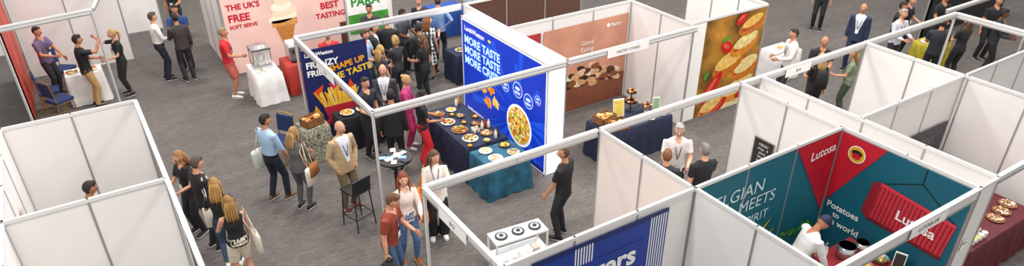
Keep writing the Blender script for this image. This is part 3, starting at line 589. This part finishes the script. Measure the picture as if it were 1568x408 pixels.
        if kk=='handbag':
            c=V((s*.28,.04,.9));tubeg([c+V((0,0,-.13)),c+V((0,0,-.1)),c+V((0,0,.06)),c+V((0,0,.13))],[(.04,.13),(.075,.18),(.07,.16),(.03,.12)],tg,E,12,side=V((1,0,0)))
            tubeg([c+V((0,.1,.1)),V((s*.23,.08,1.2)),V((s*.17,0,1.475)),V((s*.22,-.1,1.2)),c+V((0,-.1,.1))],[.012]*5,tg,E,6)
        if kk=='carry':
            c=V((s*.27,.08,.55));tubeg([c+V((0,0,-.2)),c+V((0,0,-.16)),c+V((0,0,.1)),c+V((0,0,.18))],[(.06,.12),(.09,.15),(.08,.14),(.03,.08)],tg,E,12,side=V((1,0,0)));tubeg([c+V((0,.06,.15)),c+V((0,0,.27)),c+V((0,-.06,.15))],[.012]*3,tg,E,6)
        if kk=='backpack':
            c=LP(0,-.2,1.2);tubeg([c+V((0,.01,-.24)),c+V((0,-.01,-.2)),c+V((0,-.02,0)),c+V((0,0,.17)),c+V((0,.03,.22))],[(.1,.05),(.15,.08),(.15,.085),(.13,.06),(.07,.03)],tg,E,12,side=V((1,0,0)))
            for q in(-1,1): tubeg([LP(q*.1,-.13,1.4),LP(q*.1,-.03,1.475),LP(q*.11,.1,1.38),LP(q*.13,.1,1.2),LP(q*.15,-.06,1.05)],[.017]*5,tg,E,6)
        if kk=='apron':
            o=len(E[0])
            for z,w in((.45,.17),(.95,.17),(1.3,.1)):
                for j in range(7): a=math.pi*(j/6*.7+.15);E[0].append(LP(w*math.cos(a)*1.05,(.14)*math.sin(a)+.01,z))
            for i in range(2):
                for j in range(6): E[1].append((o+i*7+j,o+i*7+j+1,o+i*7+j+8,o+i*7+j+7));E[2].append(tg)
    PEOPLE.append(dict(G=G,E=E,C=C,k=k,loc=(x,y,0),rz=math.radians(face-90),name=name or ('woman' if fem else 'man'),vox=vox,top=top,inner=inner,bot=bot))

person(2.18,11.48,25,1.78,'m',('short','#2a201c'),('#a9c6e4','rolled'),('#1c2334','pants'),'#6a4a2c',('low','low'),((.1,-.06),(.12,.12)),head=(-20,5),belt=True,ex=(('tote','#dfe6dc',-1),),vox=.017)
person(2.50,10.92,40,1.68,'l',('long','#b08a58'),('#5f5f60','long'),('#55565a','slim'),'#1c1a1a',('cross','low'),fem=True,head=(-10,8),ex=(('handbag','#9a6232',1),('tote','#e8e0d0',1)),vox=.017)
person(3.20,10.5,-75,1.80,'l',('bald','#d8cfc4'),('#b59c78','jacket'),('#6e6048','pants'),'#6a2c1c',('pocket','pocket'),inner='#d8dce6',head=(10,0),vox=.017)
person(3.46,8.49,-95,1.72,'p',('long','#8a4526'),('#f0dfd8','long'),('#4a6a94','slim'),'#9a5a2c',('fwd','low'),((.1,.08),(.1,-.08)),fem=True,head=(-5,0),vox=.016,lan=False,ex=(('handbag','#e0762a',-1),))
person(4.17,8.83,-110,1.74,'p',('long','#6a4a34'),('#ece6dc','jacket'),('#17171b','wide'),'#e8e6e0',('phone','low'),fem=True,inner='#f4f0ea',head=(25,8),vox=.016,ex=(('handbag','#e07a28',1),))
person(2.96,8.0,-45,1.80,'l',('short','#6e4c34'),('#8c3a26','short'),('#3f5878','pants'),'#2a2a2a',('fwd','down'),lean=6,head=(10,15),vox=.016,ex=(('carry','#1e1e22',1),))
person(5.95,7.66,57+60,1.80,'m',('shaved','#5a4436'),('#17181b','short'),('#202024','pants'),'#151515',('low','down'),((.12,0),(.13,.05)),head=(25,0),vox=.016,lan=False)
person(8.08,7.25,-125,1.82,'p',('short','#c8c4be'),('#eceae8','short'),('#2a2a30','pants'),arms=('fwd','fwd'),head=(-10,10),beard='#d0ccc6')
person(7.38,6.8,40,1.7,'l',('short','#8a5c38'),('#2e2e34','short'),('#2a2a30','pants'),arms=('fwd','fwd'),lan=False)
person(7.94,6.5,75,1.78,'p',('short','#8c8883'),('#1a1a1d','short'),('#2a2a30','pants'),arms=('down','fwd'),lan=False)
person(7.72,4.42,-25,1.74,'m',('cap','#1c2a4c'),('#eeeeec','long'),('#23252c','pants'),arms=('table','table'),lean=22,head=(0,25),lan=False,ex=(('apron','#e8e8e6'),),vox=.017)
person(-.65,10.79,10,1.72,'t',('short','#2a2422'),('#8d9094','short'),('#2a2a30','pants'),arms=('fwd','fwd'),head=(0,10))
person(.72,11.2,-150,1.66,'l',('long','#a87848'),('#17181b','short'),('#1d1e22','pants'),fem=True,arms=('fwd','fwd'),head=(0,10))
person(.85,10.58,20,1.78,'l',('short','#5a4c42'),('#17181c','long'),('#20222a','pants'),arms=('clasp','down'),head=(0,10),ex=(('tote','#e8e2d6',1),))
person(.98,9.92,75,1.68,'l',('long','#a88048'),('#1a1b1e','short'),('#3e5270','slim'),'#e8e6e0',arms=('phone','phone'),fem=True,head=(0,15),vox=.017)
person(1.05,9.3,95,1.68,'l',('long','#9c7440'),('#17181b','none'),('#ded4c0','shorts'),'#e8e6e0',arms=('phone','low'),fem=True,head=(-10,10),ex=(('tote','#e4dccb',1),),vox=.017)
person(4.3,12.05,-70,1.78,'l',('short','#2c2420'),('#23262e','short'),('#1f2128','pants'),arms=('down','fwd'))
person(4.87,12.45,-120,1.78,'l',('bald','#8a7c70'),('#3a3a3e','jacket'),('#25262c','pants'),inner='#e4e8ee',arms=('down','clasp'))
person(5.1,11.92,-40,1.68,'l',('bun','#d0a868'),('#b8326a','jacket'),('#b8326a','pants'),'#e0d0d0',fem=True,inner='#c84a80',arms=('fwd','fwd'),head=(0,10))
person(5.05,11.1,-15,1.68,'m',('long','#2a1c16'),('#1a1a1d','short'),('#d0202c','wide'),fem=True,arms=('fwd','fwd'),head=(0,12),lan=False)
person(4.5,11.25,60,1.76,'m',('short','#1f1916'),('#1b1c20','jacket'),('#1b1c20','pants'),arms=('down','down'),lan=False)
for a in [
 (6.12,15.05,60,1.8,'l',('short','#3a2c22'),('#1c1d22','jacket'),('#1c1d22','pants'),0,'down','down'),
 (7.84,15.74,50,1.8,'l',('short','#4a3826'),('#7fa0cc','long'),('#23262e','pants'),0,'down','hip'),
 (5.90,14.11,100,1.66,'l',('bob','#c8a468'),('#2a2a2e','short'),('#2a2a30','pants'),1,'fwd','fwd'),
 (5.35,13.75,20,1.66,'l',('long','#c8a060'),('#3c3c40','short'),('#23242a','pants'),1,'fwd','down'),
 (5.32,14.55,-40,1.78,'l',('short','#4a3a2c'),('#a8c4e0','short'),('#30343e','pants'),0,'fwd','fwd'),
 (6.18,16.3,-120,1.76,'m',('short','#2a2220'),('#33363c','short'),('#1c1d22','pants'),0,'cross','cross'),
 (7.58,16.3,-140,1.7,'l',('short','#5a4432'),('#25272c','long'),('#1c1d22','pants'),0,'fwd','down'),
 (4.69,15.24,-100,1.7,'m',('short','#2a2220'),('#c02a2c','short'),('#26262c','pants'),0,'fwd','fwd'),
 (6.65,14.4,80,1.72,'m',('short','#2a2220'),('#26272c','long'),('#1c1d22','pants'),0,'down','down'),
 (6.75,15.6,-60,1.72,'d',('short','#1a1412'),('#3e4048','short'),('#1c1d22','pants'),0,'fwd','fwd'),
 (5.7,14.95,-20,1.74,'l',('short','#4a3a2c'),('#24252a','jacket'),('#1c1d22','pants'),0,'down','fwd'),
 (6.45,13.8,120,1.66,'l',('long','#6a4a30'),('#17181b','short'),('#1c1d22','pants'),1,'fwd','down'),
 (-1.00,18.95,-35,1.75,'m',('short','#2c2420'),('#6a5878','short'),('#26262c','pants'),0,'table','fwd'),
 (-.26,17.72,10,1.78,'m',('short','#2a2220'),('#17181b','short'),('#b8925e','pants'),0,'fwd','up'),
 (.5,18.03,190,1.68,'l',('pony','#c8a068'),('#17181b','short'),('#1c1c20','slim'),1,'fwd','up'),
 (1.42,18.49,5,1.78,'l',('short','#5a483a'),('#eceae6','long'),('#1d2438','pants'),0,'down','fwd'),
 (1.90,18.15,100,1.76,'m',('short','#2c2420'),('#3a3434','long'),('#26262c','pants'),0,'fwd','down'),
 (2.02,18.9,-110,1.76,'m',('short','#2c2420'),('#2c4a84','short'),('#26262c','pants'),0,'fwd','fwd'),
 (2.62,16.5,-20,1.76,'m',('short','#a88a68'),('#c8202e','short'),('#b85a50','shorts'),0,'down','fwd'),
 (1.76,25.6,-100,1.76,'m',('short','#2c2420'),('#7a8088','short'),('#3c5478','pants'),0,'down','down'),
 (.43,24.7,-60,1.76,'m',('short','#2c2420'),('#26262c','short'),('#1c1c20','pants'),0,'down','down'),
 (.95,25.0,-160,1.7,'l',('long','#2c2420'),('#26262c','short'),('#1c1c20','pants'),1,'down','down'),
 (13.64,9.2,150,1.8,'l',('short','#3a2c22'),('#f0eeec','long'),('#3a3a40','pants'),0,'fwd','fwd'),
 (13.9,8.6,-140,1.76,'m',('bald','#3a302a'),('#1d1e22','short'),('#23242a','pants'),0,'fwd','fwd'),
 (14.05,7.9,120,1.66,'l',('long','#9a7448'),('#7c8a70','short'),('#3c4a3c','pants'),1,'fwd','down'),
 (16.64,9.46,-160,1.8,'m',('bald','#4a3c34'),('#1f2a48','jacket'),('#1f2a48','pants'),0,'down','down'),
 (17.13,8.72,-100,1.78,'l',('short','#a8a098'),('#c8ccd4','long'),('#2a2c34','pants'),0,'fwd','fwd'),
 (17.75,9.1,-70,1.75,'m',('short','#2a2220'),('#17181b','short'),('#1c1c20','pants'),0,'fwd','fwd'),
 (18.5,9.3,-90,1.72,'l',('pony','#3a2a20'),('#17181b','short'),('#1c1c20','pants'),1,'fwd','down'),
 (19.4,8.9,-110,1.76,'m',('short','#2a2220'),('#1b1c20','short'),('#1c1c20','pants'),0,'fwd','fwd'),
 (17.3,7.8,30,1.76,'m',('short','#2a2220'),('#20222a','short'),('#1c1c20','pants'),0,'fwd','fwd'),
 (18.1,7.6,70,1.7,'l',('long','#5a4030'),('#1b1c20','short'),('#1c1c20','pants'),1,'fwd','fwd'),
 (20.3,8.0,-120,1.75,'m',('short','#2a2220'),('#1b1c20','short'),('#1c1c20','pants'),0,'fwd','down'),
 (19.3,7.4,-60,1.75,'d',('short','#1a1412'),('#20222a','long'),('#1c1c20','pants'),0,'fwd','fwd'),
 (18.54,11.87,-150,1.8,'m',('short','#2a2220'),('#1b1c20','short'),('#17181b','pants'),0,'down','down'),
 (9.4,16.7,-100,1.7,'l',('short','#3a2c22'),('#b8c4d8','short'),('#23242a','pants'),0,'fwd','down'),
 (11.6,15.3,-150,1.7,'l',('short','#3a2c22'),('#5a3034','short'),('#23242a','pants'),0,'fwd','down'),
 (15.4,11.8,-150,1.8,'l',('short','#3a2c22'),('#e8e8ea','short'),('#30343c','pants'),0,'down','down'),
 (7.35,15.3,-100,1.7,'l',('short','#3a2c22'),('#3a5a8c','short'),('#23242a','pants'),0,'fwd','down'),
 (2.3,21.4,-120,1.75,'m',('short','#2a2220'),('#26262c','short'),('#1c1c20','pants'),0,'fwd','down')]:
    x,y,fc,h,sk,hr,tp,bt,fm,al,arr=a
    person(x,y,fc,h,sk,hr,tp,bt,arms=(al,arr),fem=bool(fm),inner='#dfe3ea' if tp[1]=='jacket' else None,vox=.021,shoes='#e8e6e2' if bt[1]=='shorts' else '#1c1a1a',belt=(tp[0]=='#eceae6'))
person(7.05,14.85,60,1.72,'l',('long','#8a5c38'),('#c8c6c4','short'),('#b8b6b4','dress'),fem=True,arms=('fwd','down'),vox=.019,lan=False,name='woman')
person(13.15,8.1,60,1.68,'l',('long','#c8a068'),('#17181b','short'),('#23242a','pants'),fem=True,arms=('fwd','down'),ex=(('backpack','#141416'),),vox=.02)

import numpy as np
for P_ in PEOPLE:
    me=bpy.data.meshes.new('b');me.from_pydata([tuple(v) for v in P_['G'][0]],[],P_['G'][1])
    o=bpy.data.objects.new('tmp_body',me);COL.objects.link(o);P_['o']=o
    m=o.modifiers.new('r','REMESH');m.mode='VOXEL';m.voxel_size=P_['vox']*.8;m.use_smooth_shade=True
    m=o.modifiers.new('s','SMOOTH');m.factor=.5;m.iterations=4
bpy.context.view_layer.update();dg=bpy.context.evaluated_depsgraph_get()
for P_ in PEOPLE:
    em_=bpy.data.meshes.new_from_object(P_['o'].evaluated_get(dg));P_['em']=em_
for P_ in PEOPLE: bpy.data.objects.remove(P_['o'])
for P_ in PEOPLE:
    em_=P_['em'];G,E,C=P_['G'],P_['E'],P_['C'];bv=BVHTree.FromPolygons(G[0],G[1]);cols=[];vs=[]
    for v in em_.vertices:
        co=v.co;r=bv.find_nearest(co);tg=G[2][r[2]];c=C[tg]
        if tg=='top':
            if P_['top'][1]=='jacket' and co.y>.02 and co.z>1.0 and abs(co.x)<.012+.11*(co.z-1.0)/.45: c=C['inner']
            elif P_['top'][1]!='jacket' and co.y>.03 and co.z>1.40 and abs(co.x)<.05*(co.z-1.38)/.06: c=C['skin']
        if P_['bot'][1]=='dress' and tg in('top','bot'):
            q=math.sin(co.x*70)+math.sin(co.z*60+co.y*20)+math.sin(co.y*80); c=(.75,.74,.72) if q>0 else (.03,.03,.03)
        cols.append(c);vs.append(tuple(co))
    fs=[tuple(p.vertices) for p in em_.polygons];n0=len(vs)
    ev={}
    for f_,t in zip(E[1],E[2]):
        for i in f_: ev[i]=t
    for i,v in enumerate(E[0]):
        t=ev.get(i,'skin');c=C[t]
        if t in('hair','hair2'): q=random.uniform(.8,1.2);c=tuple(a*q for a in c)
        vs.append(tuple(v));cols.append(c)
    fs+= [tuple(a+n0 for a in f_) for f_ in E[1]]
    me=bpy.data.meshes.new(P_['name']);me.from_pydata(vs,[],fs);k=P_['k']
    me.transform(Matrix.Scale(k,4))
    at=me.color_attributes.new('Col','FLOAT_COLOR','POINT');arr=np.ones((len(vs),4),dtype=np.float32);arr[:,:3]=np.array(cols);at.data.foreach_set('color',arr.ravel())
    me.polygons.foreach_set('use_smooth',[True]*len(fs));me.materials.append(PM);me.update()
    o=bpy.data.objects.new(P_['name'],me);COL.objects.link(o);o.location=P_['loc'];o.rotation_euler=(0,0,P_['rz']);bpy.data.meshes.remove(em_)

# ---------------------------------------------------------------- light
w=bpy.data.worlds.new('hall_ambient');SC.world=w;w.use_nodes=True;bg=w.node_tree.nodes['Background'];bg.inputs[0].default_value=(1,.97,.94,1);bg.inputs[1].default_value=.85
for x,y in ((0,6),(8,4),(14,6),(4,13),(10,12),(1,20),(10,20),(18,10)):
    l=bpy.data.lights.new('ceiling_lamp','AREA');l.shape='RECTANGLE';l.size=2;l.size_y=.8;l.energy=500;l.color=(1,.96,.92)
    o=bpy.data.objects.new('ceiling_lamp',l);COL.objects.link(o);o.location=(x,y,10.5)
SC.view_settings.view_transform='Standard'
cd=bpy.data.cameras.new('camera');co=bpy.data.objects.new('camera',cd);COL.objects.link(co);SC.camera=co
th=math.atan(630/1060);ax=math.atan(1916/1233)
co.location=(0,0,7.3);co.rotation_euler=(math.pi/2-th,0,ax-math.pi/2);cd.sensor_width=36;cd.sensor_fit='HORIZONTAL';cd.clip_end=200
cd.lens=36*1060/1568;cd.shift_y=41/1568
